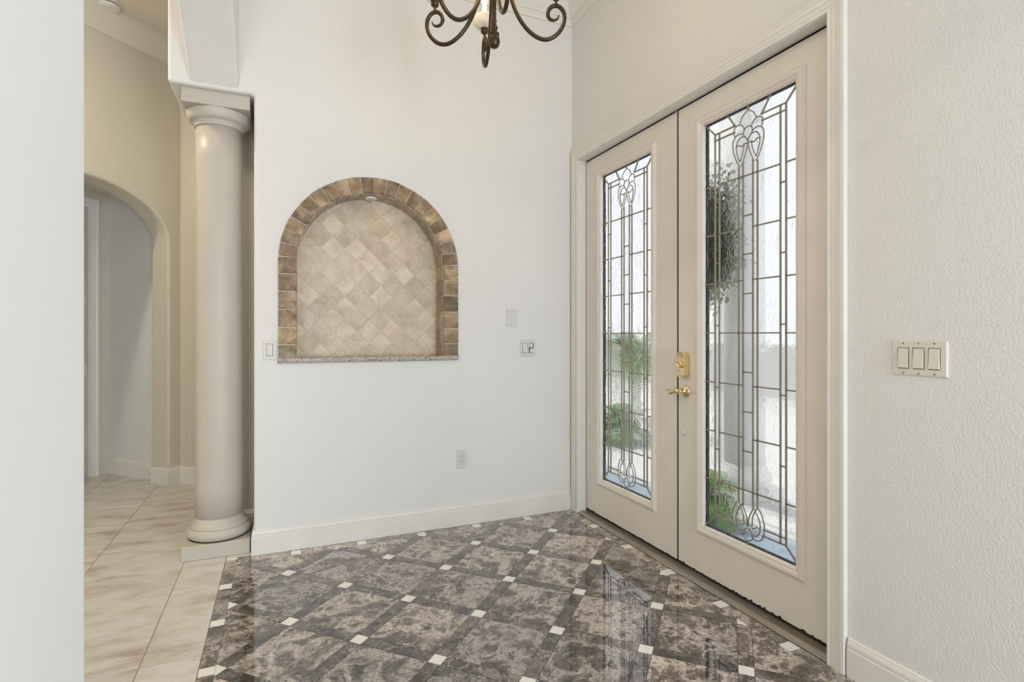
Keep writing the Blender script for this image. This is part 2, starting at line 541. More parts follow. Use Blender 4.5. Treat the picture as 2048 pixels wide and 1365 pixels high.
# diagonal back tiles clipped to the arch
archpoly = [(NC - NR, SILL), (NC + NR, SILL)] + [(NC + NR * math.cos(math.pi * i / 40), NZ + NR * math.sin(math.pi * i / 40)) for i in range(41)]
def clip_convex(sub, poly):
    out = sub
    n = len(poly)
    for i in range(n):
        a, b = poly[i], poly[(i + 1) % n]
        if abs(a[0] - b[0]) + abs(a[1] - b[1]) < 1e-9: continue
        def sd(p): return (b[0] - a[0]) * (p[1] - a[1]) - (b[1] - a[1]) * (p[0] - a[0])
        res = []
        for k in range(len(out)):
            p, q = out[k], out[(k + 1) % len(out)]
            sp, sq = sd(p), sd(q)
            if sp >= 0: res.append(p)
            if (sp >= 0) != (sq >= 0):
                t = sp / (sp - sq)
                res.append((p[0] + (q[0] - p[0]) * t, p[1] + (q[1] - p[1]) * t))
        out = res
        if len(out) < 3: return []
    return out
PT = 0.1035
g = 0.0018
for i in range(-9, 10):
    for j in range(-9, 10):
        p0, q0 = i * PT, j * PT
        sq = [(p0 + g, q0 + g), (p0 + PT - g, q0 + g), (p0 + PT - g, q0 + PT - g), (p0 + g, q0 + PT - g)]
        pl = [(NC - 0.006 + (p - q) / R2, 1.619 + (p + q) / R2) for p, q in sq]
        pl = clip_convex(pl, archpoly)
        if len(pl) < 3 or area(pl) < 0.00015: continue
        c = (sum(p[0] for p in pl) / len(pl), sum(p[1] for p in pl) / len(pl))
        mb = MB(); dz = random.uniform(0, 0.0012)
        pi = [(c[0] + (x - c[0]) * 0.955, c[1] + (z - c[1]) * 0.955) for x, z in pl]
        n = len(pl)
        mb.add([(x, 3.487, z) for x, z in pl] + [(x, 3.4838 - dz, z) for x, z in pl] + [(x, 3.4820 - dz, z) for x, z in pi],
               [list(range(2 * n, 3 * n))] + [[k, (k + 1) % n, n + (k + 1) % n, n + k] for k in range(n)] +
               [[n + k, n + (k + 1) % n, 2 * n + (k + 1) % n, 2 * n + k] for k in range(n)])
        mb.build('niche_tile', M['niche_tile'], nback)
# front arch tiles (20 voussoirs + side tiles) on a pale grout bed
RO = 0.5315
fr = MB()
bed = [(NC - RO + .003, SILL)] + [(NC - (RO - .003) * math.cos(math.pi * k / 60), NZ + (RO - .003) * math.sin(math.pi * k / 60)) for k in range(61)] + [(NC + RO - .003, SILL)]
inn = [(NC + NR + .003, SILL)] + [(NC + (NR + .003) * math.cos(math.pi * k / 60), NZ + (NR + .003) * math.sin(math.pi * k / 60)) for k in range(61)] + [(NC - NR - .003, SILL)]
n = len(bed)
for d in (3.3285,):
    vv = [(x, d, z) for x, z in bed] + [(x, d, z) for x, z in inn[::-1]]
    fr.add(vv, [(k, k + 1, n + k + 1, n + k) for k in range(n - 1)])
    vv = [(x, d, z) for x, z in bed] + [(x, YB + .004, z) for x, z in bed]
    fr.add(vv, [(k, k + 1, n + k + 1, n + k) for k in range(n - 1)])
    vv = [(x, d, z) for x, z in inn] + [(x, 3.49, z) for x, z in inn]
    fr.add(vv, [(k, k + 1, n + k + 1, n + k) for k in range(n - 1)])
fbed = fr.build('niche_grout_bed', M['grout_pale'], wall_back)
def vpoly(r0, r1, t0, t1, k=3):
    return [(NC - r1 * math.cos(t0 + (t1 - t0) * i / k), NZ + r1 * math.sin(t0 + (t1 - t0) * i / k)) for i in range(k + 1)] + \
           [(NC - r0 * math.cos(t1 + (t0 - t1) * i / k), NZ + r0 * math.sin(t1 + (t0 - t1) * i / k)) for i in range(k + 1)]
def proud(pl, name, y0, y1, mat, parent, e=0.004):
    c = (sum(p[0] for p in pl) / len(pl), sum(p[1] for p in pl) / len(pl))
    n = len(pl); mb = MB()
    pi = []
    for x, z in pl:
        L = math.hypot(x - c[0], z - c[1]); s_ = max(0.5, (L - e) / L)
        pi.append((c[0] + (x - c[0]) * s_, c[1] + (z - c[1]) * s_))
    mb.add([(x, y0, z) for x, z in pl] + [(x, y1 + 0.003, z) for x, z in pl] + [(x, y1, z) for x, z in pi],
           [list(range(2 * n, 3 * n))] + [[k, (k + 1) % n, n + (k + 1) % n, n + k] for k in range(n)] +
           [[n + k, n + (k + 1) % n, 2 * n + (k + 1) % n, 2 * n + k] for k in range(n)])
    return mb.build(name, mat, parent)
gap = 0.0026
a0 = math.radians(3.0); da = (math.pi - 2 * a0) / 20
for k in range(20):
    t0, t1 = a0 + da * k + gap / RO, a0 + da * (k + 1) - gap / RO
    w = random.uniform(-0.0015, 0.0015)
    proud(vpoly(NR + 0.002, RO + w, t0, t1), 'arch_tile', YB, 3.3215 - random.uniform(0, .002), M['arch_tile'], wall_back)
zt = NZ + 0.48 * math.sin(a0)
sz = [SILL, 1.174, 1.273, 1.378, 1.481, 1.581, zt]
for sgn in (-1, 1):
    for k in range(6):
        xa, xb = NC + sgn * (NR + .002), NC + sgn * RO
        if xa > xb: xa, xb = xb, xa
        za, zb = sz[k] + gap, sz[k + 1] - gap
        proud([(xa, za), (xb, za), (xb, zb), (xa, zb)], 'arch_tile', YB, 3.3215 - random.uniform(0, .002), M['arch_tile'], wall_back)
# reveal tiles inside the arch
def rev(a, b, y0, y1):
    """tile slab between two boundary points of the reveal, thickness outwards"""
    mb = MB()
    def out(p):
        if p[1] <= NZ: return (p[0] + math.copysign(0.008, p[0] - NC), p[1])
        d = math.hypot(p[0] - NC, p[1] - NZ); return (NC + (p[0] - NC) * (d + .008) / d, NZ + (p[1] - NZ) * (d + .008) / d)
    oa, ob = out(a), out(b)
    mb.add([(p[0], y, p[1]) for y in (y0, y1) for p in (a, b, ob, oa)],
           [(0, 1, 2, 3), (7, 6, 5, 4), (0, 4, 5, 1), (1, 5, 6, 2), (2, 6, 7, 3), (3, 7, 4, 0)])
    mb.build('reveal_tile', M['reveal_tile'], wall_back)
RR = NR - 0.002
for y0, y1 in ((3.334, 3.404), (3.408, 3.4815)):
    for sgn in (-1, 1):
        for k in range(6):
            rev((NC + sgn * RR, sz[k] + gap), (NC + sgn * RR, sz[k + 1] - gap), y0, y1)
    for k in range(18):
        t0 = a0 + (math.pi - 2 * a0) * k / 18 + gap / RR; t1 = a0 + (math.pi - 2 * a0) * (k + 1) / 18 - gap / RR
        rev((NC - RR * math.cos(t0), NZ + RR * math.sin(t0)), (NC - RR * math.cos(t1), NZ + RR * math.sin(t1)), y0, y1)
# granite sill with eased front
sl = MB()
sl.sweep([(NC - RO - .002, 0), (NC + RO + .002, 0)],
         [(0.0, 1.098), (-0.160, 1.098), (-0.169, 1.094), (-0.173, 1.085), (-0.170, 1.075), (-0.160, 1.0685), (0.0, 1.0685)],
         mp=lambda a, b, h: (a, 3.484 + b, h))
sill = sl.build('niche_sill', M['granite'], wall_back)
tag(sill, 'brown and white veined granite ledge')
# puck light in the niche crown
pk = empty('puck_light', (0.505, 3.40, NZ + NR - 0.006)); tag(pk, 'small round puck light under the crown of the niche arch', 'light')
MB().lathe([(0.030, 0.003), (0.036, -0.002), (0.036, -0.010), (0.030, -0.013), (0.024, -0.010)], seg=24).build('ring', M['detector'], pk)
MB().lathe([(0.024, -0.004), (0.024, -0.0085), (0.012, -0.0105), (0.003, -0.011)], seg=24).build('lens', M['puck'], pk)
pl_ = lamp('puck_glow', 'SPOT', (0.55, 3.41, NZ + NR - 0.03), 0.2, (1.0, 0.72, 0.36), spot_size=math.radians(120), spot_blend=0.9, shadow_soft_size=0.02, rot=(math.radians(6), math.radians(-30), 0))
pl_.parent = pk; pl_.location = (0.0, 0.0, -0.022)

# ------------------------------------------------------------------ left arch wall, near pier, alcove nib
aw = MB()
a_sp0, a_sp1, zsp, rise = 0.809, YB + 0.02, 2.578, 0.475
half = (a_sp1 - a_sp0) / 2; RA = (half * half + rise * rise) / (2 * rise); yc = (a_sp0 + a_sp1) / 2
arch = []
for k in range(41):
    y = a_sp0 + (a_sp1 - a_sp0) * k / 40
    arch.append((y, zsp + rise - RA + math.sqrt(RA * RA - (y - yc) ** 2)))
pl = arch + [(a_sp1, H), (a_sp0, H)]
aw.prism(pl, XN0, XN1, mp=lambda a, b, h: (h, a, b))
wl_ = aw.build('wall_left', M['wall'], bevel=0.02, seg=3, ang=50)
st(wl_, 'sloping textured arch soffit rising from the column capital')
pr = MB().box(XN0, XN1, -1.6, a_sp0, 0, H).build('wall_pier', M['pier'], bevel=0.012, seg=3, ang=50)
st(pr, 'smooth white wall pier at the left edge')
nib = MB(); nib.box(-0.40, -0.13, 3.74, 3.90, 0, 2.60)
st(nib.build('wall_alcove', M['hallwall']), 'dark recessed wall end behind the column')

# ------------------------------------------------------------------ door wall
OY0, OY1, OZ = 1.390, 3.243, 2.441
dw = MB()
def xmap(a, b, h): return (h, a, b)
dw.prism([(-2.9, 0), (-2.2, 0), (-2.2, 2.35), (-0.9, 2.35), (-0.9, 0), (OY0, 0), (OY0, OZ), (OY1, OZ), (OY1, 0), (YB + .1, 0), (YB + .1, H), (-2.9, H)], XR, XR + 0.16, mp=xmap)
dw.box(XR, XR + 0.16, -2.2, -0.9, 0, 0.62)  # wall below the side opening added for the fill light
st(dw.build('wall_right', M['wall']), 'cream textured wall holding the glazed double doors')
# other shell walls (behind the camera and the unseen side of the hall)
rw = MB()
rw.prism([(-2.9, 0), (-2.5, 0), (-2.5, 2.7), (2.0 - 0.1, 2.7), (1.9, 0), (2.05, 0), (2.05, H), (-2.9, H)], -2.9, -2.75, mp=ymap)  # wide unseen opening added to let the rear fill lights in
st(rw.build('wall_rear', M['wall']))
lw = MB(); lw.box(-2.9, -2.75, -2.9, 3.4, 0, H)
st(lw.build('wall_hall_left', M['hallwall']))

# ------------------------------------------------------------------ hall: diagonal wall with arch, return wall, corridor
W0 = Vector((-0.853, 5.138))
E_ = Vector((1, 1)) / R2
N_ = Vector((-1, 1)) / R2          # away from the foyer
def wmap(s, z, d):
    p = W0 + E_ * s + N_ * d
    return (p.x, p.y, z)
hw = MB()
ell = [(-0.655 - 0.655 * math.cos(math.pi * k / 40), 1.985 + 0.392 * math.sin(math.pi * k / 40)) for k in range(41)]
hw.prism([(-2.75, 0), (-1.31, 0)] + ell + [(0, 0), (0.18, 0), (0.18, H), (-2.75, H)], 0, 0.2, mp=wmap)
st(hw.build('wall_hall_arch', M['hallwall'], bevel=0.018, seg=3, ang=50), 'tan hall wall with the arched corridor opening left of the column')
vw = MB(); vw.box(0.106, 0.25, -2.0, 0.2, 0, H, mp=lambda a, b, c: wmap(a, c, b))
st(vw.build('wall_hall_return', M['hallwall']), 'shaded tan wall seen in the gap left of the column')
cw = MB()
cw.box(0.078, 0.106 + .1, 0.2, 1.1, 0, 2.6, mp=lambda a, b, c: wmap(a, c, b))
st(cw.build('wall_corridor_right', M['wall']), 'pale corridor wall seen through the hall arch')
cw = MB(); cw.box(-1.5, -1.388, 0.2, 1.1, 0, 2.6, mp=lambda a, b, c: wmap(a, c, b))
st(cw.build('wall_corridor_left', M['hallwall']))
ew = MB()
DS0, DS1, DT = -0.066, -0.88, 2.345
ew.prism([(0.078, 0), (DS0, 0), (DS0, DT), (DS1, DT), (DS1, 0), (-1.388, 0), (-1.388, 2.6), (0.078, 2.6)], 0.887, 0.99, mp=wmap)
st(ew.build('wall_corridor_end', M['hallwall']), 'narrow shaded wall strip beside the corridor door frame')
cc = MB(); cc.box(-1.5, 0.1, 0.19, 2.6, 2.478, 2.6, mp=lambda a, b, c: wmap(a, c, b))
st(cc.build('ceiling_corridor', M['ceil']))
rm = MB()   # dim room past the corridor door
rm.box(-1.6, -1.45, 0.99, 2.6, 0, 2.6, mp=lambda a, b, c: wmap(a, c, b)); rm.box(0.35, 0.5, 0.99, 2.6, 0, 2.6, mp=lambda a, b, c: wmap(a, c, b))
rm.box(-1.6, 0.5, 2.6, 2.7, 0, 2.6, mp=lambda a, b, c: wmap(a, c, b))
st(rm.build('wall_far_room', M['hallwall']))
# corridor door casing
cs = MB()
cprof = [(0, 0), (0, .010), (.014, .013), (.018, .009), (.040, .011), (.048, .016), (.066, .016), (.066, 0)]
cs.sweep([(DS0, 0), (DS0, DT), (DS1, DT), (DS1, 0)], cprof, mp=lambda a, b, h: wmap(a, b, 0.887 - h), side=-1)
t1 = cs.build('trim_4', M['trim']); st(t1, 'cream casing around the corridor door')
jm = MB()
jm.prism([(DS0, 0), (DS0, DT), (DS1, DT), (DS1, 0), (DS1 + .012, 0), (DS1 + .012, DT - .012), (DS0 - .012, DT - .012), (DS0 - .012, 0)], 0.889, 0.99, mp=wmap)
jm.build('jamb', M['trim'], t1)
d3 = empty('door_3', wmap(DS0 - 0.016, 0, 0.99)); st(d3, 'open interior door edge with brass hinges at the left')
dl = MB()
W3 = Vector((wmap(DS0 - 0.016, 0, 0.99)[0], wmap(DS0 - 0.016, 0, 0.99)[1]))
def d3map(a, b, c):
    p = -E_ * a + N_ * b
    return (p.x, p.y, c)
dl.box(0.006, 0.041, 0.012, 0.80, 0.012, 2.325, mp=d3map)
dl.build('slab', M['door'], d3)
for zc in (2.155, 1.547, 0.936, 0.324):
    hb = MB()
    hb.box(-0.004, 0.000, -0.058, -0.004, zc - .045, zc + .045, mp=d3map)
    p = d3map(0.004, 0.004, 0)
    for k in range(5):
        hb.lathe([(0.0065, -0.045 + k * .018 + .001), (0.0065, -0.045 + k * .018 + .017)], (p[0], p[1], zc), seg=10)
    hb.lathe([(0.004, -.05), (0.004, .05)], (p[0], p[1], zc), seg=8)
    hb.box(0.000, 0.0055, 0.006, 0.05, zc - .045, zc + .045, mp=d3map)
    hb.build('hinge', M['brass'], d3)

# ------------------------------------------------------------------ ceiling and crown
ce = MB(); ce.box(-2.9, XR + .16, -2.9, 7.6, H, H + 0.12)
st(ce.build('ceiling', M['ceil']), 'cream ceiling')
crown = [(0, 3.435), (0.010, 3.435), (0.014, 3.447), (0.022, 3.452), (0.024, 3.462), (0.045, 3.487), (0.072, 3.530), (0.098, 3.556), (0.110, 3.562), (0.112, 3.578), (0.126, 3.584), (0.126, 3.6), (0, 3.6)]
def moulding(name, path, prof, side, mat, label=None, parent=None):
    mb = MB(); mb.sweep(path, prof, mp=lambda a, b, h: (a, b, h), side=side)
    o = mb.build(name, mat, parent)
    st(o, label)
    return o
foy = [(0.0, 3.405), (0.012, 3.405), (0.016, 3.418), (0.016, 3.448), (0.028, 3.452), (0.030, 3.466), (0.050, 3.486), (0.078, 3.530), (0.104, 3.552), (0.116, 3.556), (0.120, 3.572), (0.150, 3.576), (0.150, 3.6), (0, 3.6)]
moulding('trim_2', [(XN1, YB), (XR, YB), (XR, -2.7)], foy, -1, M['trim'], 'stepped cream crown moulding at the top of the foyer corner')
c0 = wmap(-2.75, 0, 0); c1 = wmap(0.106, 0, 0); c2 = wmap(0.106, 0, -1.9)
moulding('trim_3', [c0[:2], c1[:2], c2[:2]], crown, -1, M['ceil'], 'tan crown moulding along the hall ceiling')

# ------------------------------------------------------------------ baseboards
bprof = [(0, 0), (0.014, 0), (0.014, 0.100), (0.0105, 0.103), (0.0105, 0.106), (0.0125, 0.109), (0.0120, 0.118), (0.008, 0.128), (0.006, 0.131), (0.0075, 0.134), (0.004, 0.1385), (0, 0.1385)]
moulding('baseboard_back', [(-0.144, 3.74), (-0.144, YB), (XR, YB)], bprof, -1, M['trim'], 'white baseboard under the niche wall')
moulding('baseboard_right', [(XR, 1.31), (XR, -2.7)], bprof, -1, M['trim'], 'white baseboard right of the double doors')
moulding('baseboard_left', [(XN1, -1.6), (XN1, a_sp0), (XN0, a_sp0), (XN0, -1.6)], bprof, -1, M['trim'])
moulding('baseboard_alcove', [(-0.40, 3.90), (-0.40, 3.74), (-0.144, 3.74)], bprof, -1, M['trim'], 'baseboard in the dark gap behind the column')
ba = [wmap(0.078, 0, 0.887)[:2], wmap(0.078, 0, 0.2)[:2]]
moulding('baseboard_corridor', ba, bprof, -1, M['trim'], 'white baseboard of the corridor wall past the arch')
bb = [wmap(0.0, 0, 0.2)[:2], wmap(0, 0, 0)[:2], wmap(0.106, 0, 0)[:2], wmap(0.106, 0, -1.85)[:2]]
moulding('baseboard_hall', bb, bprof, -1, M['trim'], 'tan baseboard turning around the hall arch pier')
bc = [wmap(-2.75, 0, 0)[:2], wmap(-1.31, 0, 0)[:2], wmap(-1.31, 0, 0.2)[:2]]
moulding('baseboard_hall_left', bc, bprof, -1, M['trim'])

# ------------------------------------------------------------------ floors
floor = MB().box(-2.9, XR + 0.16, -2.9, 8.0, -0.12, -0.0022).build('floor', M['grout_beige'])
st(floor, 'tiled floor, brown marble in the foyer and beige stone in the hall')
mg = MB().box(-0.281, 1.90, -2.75, YB, -0.004, -0.0012).build('marble_bed', M['grout_dark'], floor)
X0, X1, Y0, Y1 = -0.2248, 1.8172, -0.30, 3.2514
PP, QQ, LP = 2.1535, 1.0232, 0.3622
TH = 0.010
def pq(p, q): return ((p - q) / R2, (p + q) / R2)
def tile(poly, name, mat, dz=0.0, e=0.0008):
    if len(poly) < 3 or area(poly) < 0.00006: return
    c = (sum(p[0] for p in poly) / len(poly), sum(p[1] for p in poly) / len(poly))
    rel = [(x - c[0], y - c[1]) for x, y in poly]
    n = len(rel)
    top = []
    for x, y in rel:
        L = math.hypot(x, y); s_ = max(0.3, (L - e * 1.4) / L) if L > 1e-6 else 1
        top.append((x * s_, y * s_))
    mb = MB()
    mb.add([(x, y, -TH) for x, y in rel] + [(x, y, -e) for x, y in rel] + [(x, y, 0) for x, y in top],
           [list(range(2 * n, 3 * n))] + [[k, (k + 1) % n, n + (k + 1) % n, n + k] for k in range(n)] +
           [[n + k, n + (k + 1) % n, 2 * n + (k + 1) % n, 2 * n + k] for k in range(n)])
    return mb.build(name, mat, floor, loc=(c[0], c[1], dz))
h = 0.0278; gp = 0.0008
for i in range(-9, 6):
    for j in range(-10, 8):
        p, q = PP + LP * i, QQ + LP * j
        def rect(a0, a1, b0, b1): return clip([pq(a0, b0), pq(a1, b0), pq(a1, b1), pq(a0, b1)], X0, X1, Y0, Y1)
        tile(rect(p - h + gp, p + h - gp, q - h + gp, q + h - gp), 'white_inset', M['white_insert'])
        tile(rect(p - h + gp, p + h - gp, q + h + gp, q + LP - h - gp), 'marble_strip', M['marble_dark'])
        tile(rect(p + h + gp, p + LP - h - gp, q - h + gp, q + h - gp), 'marble_strip', M['marble_dark'])
        tile(rect(p + h + gp, p + LP - h - gp, q + h + gp, q + LP - h - gp), 'marble_tile', M['marble'])
def border(fixed0, fixed1, centres, lo, hi, axis):
    cuts = sorted(centres)
    pos = lo
    hs = 0.0272
    def put(a, b, mat, name):
        a, b = max(a, lo), min(b, hi)
        if b - a < 0.003: return
        r = [(fixed0, a), (fixed1, a), (fixed1, b), (fixed0, b)] if axis == 'y' else [(a, fixed0), (b, fixed0), (b, fixed1), (a, fixed1)]
        tile(r, name, mat)
    for c in cuts:
        put(pos + gp, c - hs - gp, M['marble_dark'] if random.random() < .0 else M['marble'], 'marble_border')
        put(c - hs + gp, c + hs - gp, M['white_insert'], 'white_inset')
        pos = c + hs
    put(pos + gp, hi, M['marble'], 'marble_border')
yb = [1.526 + 0.3628 * k for k in range(-5, 5)]
border(-0.2805, -0.2255, [2.249 + 0.3615 * k for k in range(-7, 4)], -0.30, YB, 'y')
border(1.8182, 1.876, yb, -0.30, Y1, 'y')
border(3.2524, 3.3095, [0.0735 + 0.3605 * k for k in range(0, 5)], -0.2245, 1.876, 'x')
tile([(-0.2245, 3.3102), (1.876, 3.3102), (1.876, YB), (-0.2245, YB)], 'marble_border', M['marble'])
tile([(-0.2805, -2.7), (1.876, -2.7), (1.876, -0.302), (-0.2805, -0.302)], 'marble_slab', M['marble'])
# hall tiles
xs = [-2.73, -2.28, -1.83, -1.3815, -0.9345, -0.487, -0.2820]
ysl = [2.37 + 0.4525 * k for k in range(-11, 13)]
gh = 0.0018
for a in range(len(xs) - 1):
    for b in range(len(ysl) - 1):
        tile([(xs[a] + gh, ysl[b] + gh), (xs[a + 1] - gh, ysl[b] + gh), (xs[a + 1] - gh, ysl[b + 1] - gh), (xs[a] + gh, ysl[b + 1] - gh)], 'hall_tile', M['hall_tile'])
for b in range(len(ysl) - 1):
    if ysl[b] < 3.0 or ysl[b] > 5.0: continue
    for xa, xb in ((-0.282, 0.17), (0.17, 0.62)):
        lo = max(ysl[b], YB + .002)
        tile([(xa + gh, lo + gh), (xb - gh, lo + gh), (xb - gh, ysl[b + 1] - gh), (xa + gh, ysl[b + 1] - gh)], 'hall_tile', M['hall_tile'])

# ------------------------------------------------------------------ column
CX, CY = -0.3335, 3.5395
colm = empty('column', (CX, CY, 0)); tag(colm, 'round cream column on a square plinth left of the niche wall', 'column')
MB().box(-.1675, .1675, -.1675, .1675, 0.0, 0.080).build('plinth', M['column'], colm, bevel=0.004)
bs = [(0.155, 0.080)] + [(0.137 + 0.031 * math.cos(t), 0.112 + 0.032 * math.sin(t)) for t in [math.radians(-90 + 12 * k) for k in range(16)]]
bs += [(0.150, 0.1425), (0.1495, 0.147), (0.1465, 0.150), (0.146, 0.158), (0.140, 0.166), (0.132, 0.171), (0.1275, 0.180), (0.1255, 0.196), (0.1, 0.196)]
MB().lathe(bs, seg=64).build('base_moulding', M['column'], colm)
sh = []
for k in range(13):
    t = k / 12
    sh.append((0.1250 - 0.0045 * max(0, t - 0.33) / 0.67, 0.18 + (2.42 - 0.18) * t))
MB().lathe(sh, seg=64).build('shaft', M['column'], colm)
cp = [(0.11, 2.412), (0.127, 2.412), (0.1285, 2.418), (0.127, 2.424), (0.130, 2.426), (0.133, 2.434), (0.134, 2.438), (0.141, 2.441)]
cp += [(0.141 + 0.027 * math.sin(t), 2.442 + 0.056 * (1 - math.cos(t))) for t in [math.radians(6 + 9.3 * k) for k in range(10)]] + [(0.160, 2.4995), (0.11, 2.4995)]
MB().lathe(cp, seg=64).build('capital', M['column'], colm)
MB().box(-.1675, .1675, -.1675, .1675, 2.4985, 2.5775).build('abacus', M['column'], colm, bevel=0.003)

# ------------------------------------------------------------------ double door: casing, jamb, threshold
cz = MB()
kp = [(0, 0), (0, .0105), (.004, .0125), (.009, .0125), (.012, .0095), (.016, .0095), (.020, .0115), (.034, .0115), (.037, .0105), (.040, .0135), (.054, .0150), (.057, .0175), (.070, .0175), (.073, .0150), (.073, 0)]
cz.sweep([(OY0, 0), (OY0, OZ), (OY1, OZ), (OY1, 0)], kp, mp=lambda a, b, h: (XR - h, a, b), side=1)
trim1 = cz.build('trim_1', M['trim']); st(trim1, 'moulded cream casing framing the double entry doors')
jb = MB()
jo = [(OY0 - .0, 0), (OY0, OZ), (OY1, OZ), (OY1, 0)]
jb.sweep(jo, [(0, 0), (0, 0.165), (-0.0035, 0.165), (-0.0035, 0)], mp=lambda a, b, h: (XR + h - 0.004, a, b), side=1)
jb.build('jamb', M['trim'], trim1)
ws = MB()
ws.sweep(jo, [(-0.0033, -0.0475), (-0.0033, 0.02), (-0.022, 0.02), (-0.022, 0.0), (-0.0085, 0.0), (-0.0085, -0.0475)], mp=lambda a, b, h: (1.994 + h, a, b), side=1)
ws.build('weatherstrip', M['rubber'], trim1)
stp = MB()
stp.sweep(jo, [(-0.003, 0), (-0.003, 0.03), (-0.030, 0.03), (-0.030, 0)], mp=lambda a, b, h: (2.014 + h, a, b), side=1)
stp.build('stop', M['trim'], trim1)
th = MB()
tp = [(1.879, 0.0), (1.879, 0.0035), (1.882, 0.0055), (1.890, 0.0085), (1.900, 0.0110)]
x = 1.904
while x < 1.962:
    tp += [(x, 0.0125), (x + .0028, 0.0125), (x + .0034, 0.0108), (x + .0052, 0.0108)]
    x += 0.0058
tp += [(1.966, 0.0135), (1.972, 0.0165), (2.0, 0.0165), (2.06, 0.008), (2.06, -.02), (1.90, -0.0)]
th.prism(tp, OY0 + 0.001, OY1 - 0.001, mp=lambda a, b, h: (a, h, b))
tag(th.build('door_threshold', M['threshold']), 'long fluted bronze threshold strip under the double doors', 'threshold')

# ------------------------------------------------------------------ leaded glass doors
DX0, DX1, GXP = 1.945, 1.989, 1.966
HW, GZ0, GZ1 = 0.268, 0.270, 2.287
rows = [0.515, 0.756, 0.998, 1.241, 1.484, 1.725, 1.966]
cen = [0.696, 0.877, 1.060, 1.241, 1.422, 1.604, 1.782]
stripz = [0.671, 0.974, 1.278, 1.584, 1.885]
SB0, SB1, ST0, ST1 = 0.338, 0.367, 2.188, 2.218
def cell(c0, c1, z0, z1): return [(c0, z0), (c1, z0), (c1, z1), (c0, z1)]
PANES = []; LINES = []; CURVES = []
for s_ in (-1, 1):
    def mc(pl): return [(s_ * c, z) for c, z in pl]
    # outer columns
    zz = [None] + rows + [None]
    for k in range(len(zz) - 1):
        a, b = zz[k], zz[k + 1]
        if a is None: pl = [(.270, GZ0 - .004), (.270, b), (.203, b), (.203, SB0)]
        elif b is None: pl = [(.203, a), (.270, a), (.270, GZ1 + .004), (.203, ST1)]
        else: pl = cell(.203, .270, a, b)
        PANES.append((mc(pl), 'glass_wavy'))
    for z in rows: LINES.append((mc([(.203, z), (.270, z)])))
    # border strips
    zz = [SB1] + stripz + [ST0]
    for k in range(len(zz) - 1): PANES.append((mc(cell(.175, .203, zz[k], zz[k + 1])), 'glass_clear'))
    for z in stripz + [SB1, ST0]: LINES.append(mc([(.175, z), (.203, z)]))
    PANES.append((mc(cell(.175, .203, ST0, ST1)), 'glass_clear')); PANES.append((mc(cell(.175, .203, SB0, SB1)), 'glass_clear'))
    PANES.append((mc(cell(.074, .175, ST0, ST1)), 'glass_clear')); PANES.append((mc(cell(.080, .175, SB0, SB1)), 'glass_clear'))
    LINES += [mc([(.175, SB0), (.175, ST1)]), mc([(.203, SB0), (.203, ST1)])]
    LINES += [mc([(.074, ST1), (.203, ST1)]), mc([(.076, ST0), (.175, ST0)]), mc([(.078, SB0), (.203, SB0)]), mc([(.086, SB1), (.175, SB1)])]
    LINES += [mc([(.203, ST1), (.270, GZ1)]), mc([(.203, SB0), (.270, GZ0)]), mc([(.076, 2.216), (.124, GZ1)])]
    # main panels
    zz = [SB1] + rows + [ST0]
    for k in range(len(zz) - 1): PANES.append((mc(cell(.0535, .175, zz[k], zz[k + 1])), 'glass_wavy'))
    for z in rows: LINES.append(mc([(.0285, z), (.175, z)]))
    # stems
    zz = [0.42] + rows + [2.035]
    for k in range(len(zz) - 1): PANES.append((mc(cell(.0285, .0535, zz[k], zz[k + 1])), 'glass_clear'))
    LINES += [mc([(.0285, .44), (.0285, 2.03)]), mc([(.0535, .452), (.0535, 2.02)])]
    # top and bottom border fields
    PANES.append((mc([(.203, ST1), (.270, GZ1), (.124, GZ1), (.076, ST1)]), 'glass_wavy'))
    PANES.append((mc([(.076, ST1), (.124, GZ1), (0, GZ1), (0, 2.188)]), 'glass_wavy'))
    PANES.append((mc([(0, GZ0), (.270, GZ0), (.203, SB0), (0, SB0)]), 'glass_wavy'))
    # flower: upper lobes, loops, caps
    CURVES += [mc(q) for q in (
        [(0, 2.266), (.010, 2.258), (.026, 2.249), (.037, 2.236), (.050, 2.210)],
        [(.076, 2.166), (.084, 2.186), (.076, 2.206), (.056, 2.213), (.036, 2.206), (.022, 2.187), (.026, 2.168)],
        [(.0, 2.190), (.014, 2.186), (.025, 2.172), (.024, 2.156), (.012, 2.142), (0, 2.128)],
        [(.0450, 2.018), (.062, 2.040), (.080, 2.080), (.089, 2.115), (.086, 2.146), (.070, 2.165), (.046, 2.169), (.026, 2.160)],
        [(.0480, 2.040), (.060, 2.070), (.068, 2.105), (.064, 2.130), (.048, 2.148), (.026, 2.150), (.008, 2.138), (.0, 2.118)],
        [(.068, 2.112), (.056, 2.119), (.045, 2.113), (.034, 2.107), (.020, 2.115), (.0, 2.112)],
        [(0, 2.112), (.004, 2.094), (.016, 2.062), (.036, 2.020)],
        [(.021, 2.113), (.026, 2.086), (.036, 2.058), (.047, 2.038)],
        [(.054, .455), (.070, .440), (.086, .408), (.092, .376), (.088, .340), (.072, .314), (.050, .304), (.030, .308), (.014, .322)],
        [(.030, .452), (.050, .425), (.066, .395), (.070, .365), (.062, .338), (.044, .322), (.024, .328), (.004, .348)],
        [(.030, .442), (.018, .420), (.006, .392), (0, .356)],
        [(.052, .450), (.036, .425), (.026, .395), (.026, .366)],
        [(.070, .356), (.056, .366), (.044, .360), (.030, .353), (.016, .362), (0, .356)],
        [(0, .288), (.014, .292), (.026, .304), (.030, .318)])]
PANES.append((cell(-.0535, .0535, 2.035, ST0), 'glass_clear'))
PANES.append((cell(-.080, .080, SB0, SB1), 'glass_clear'))
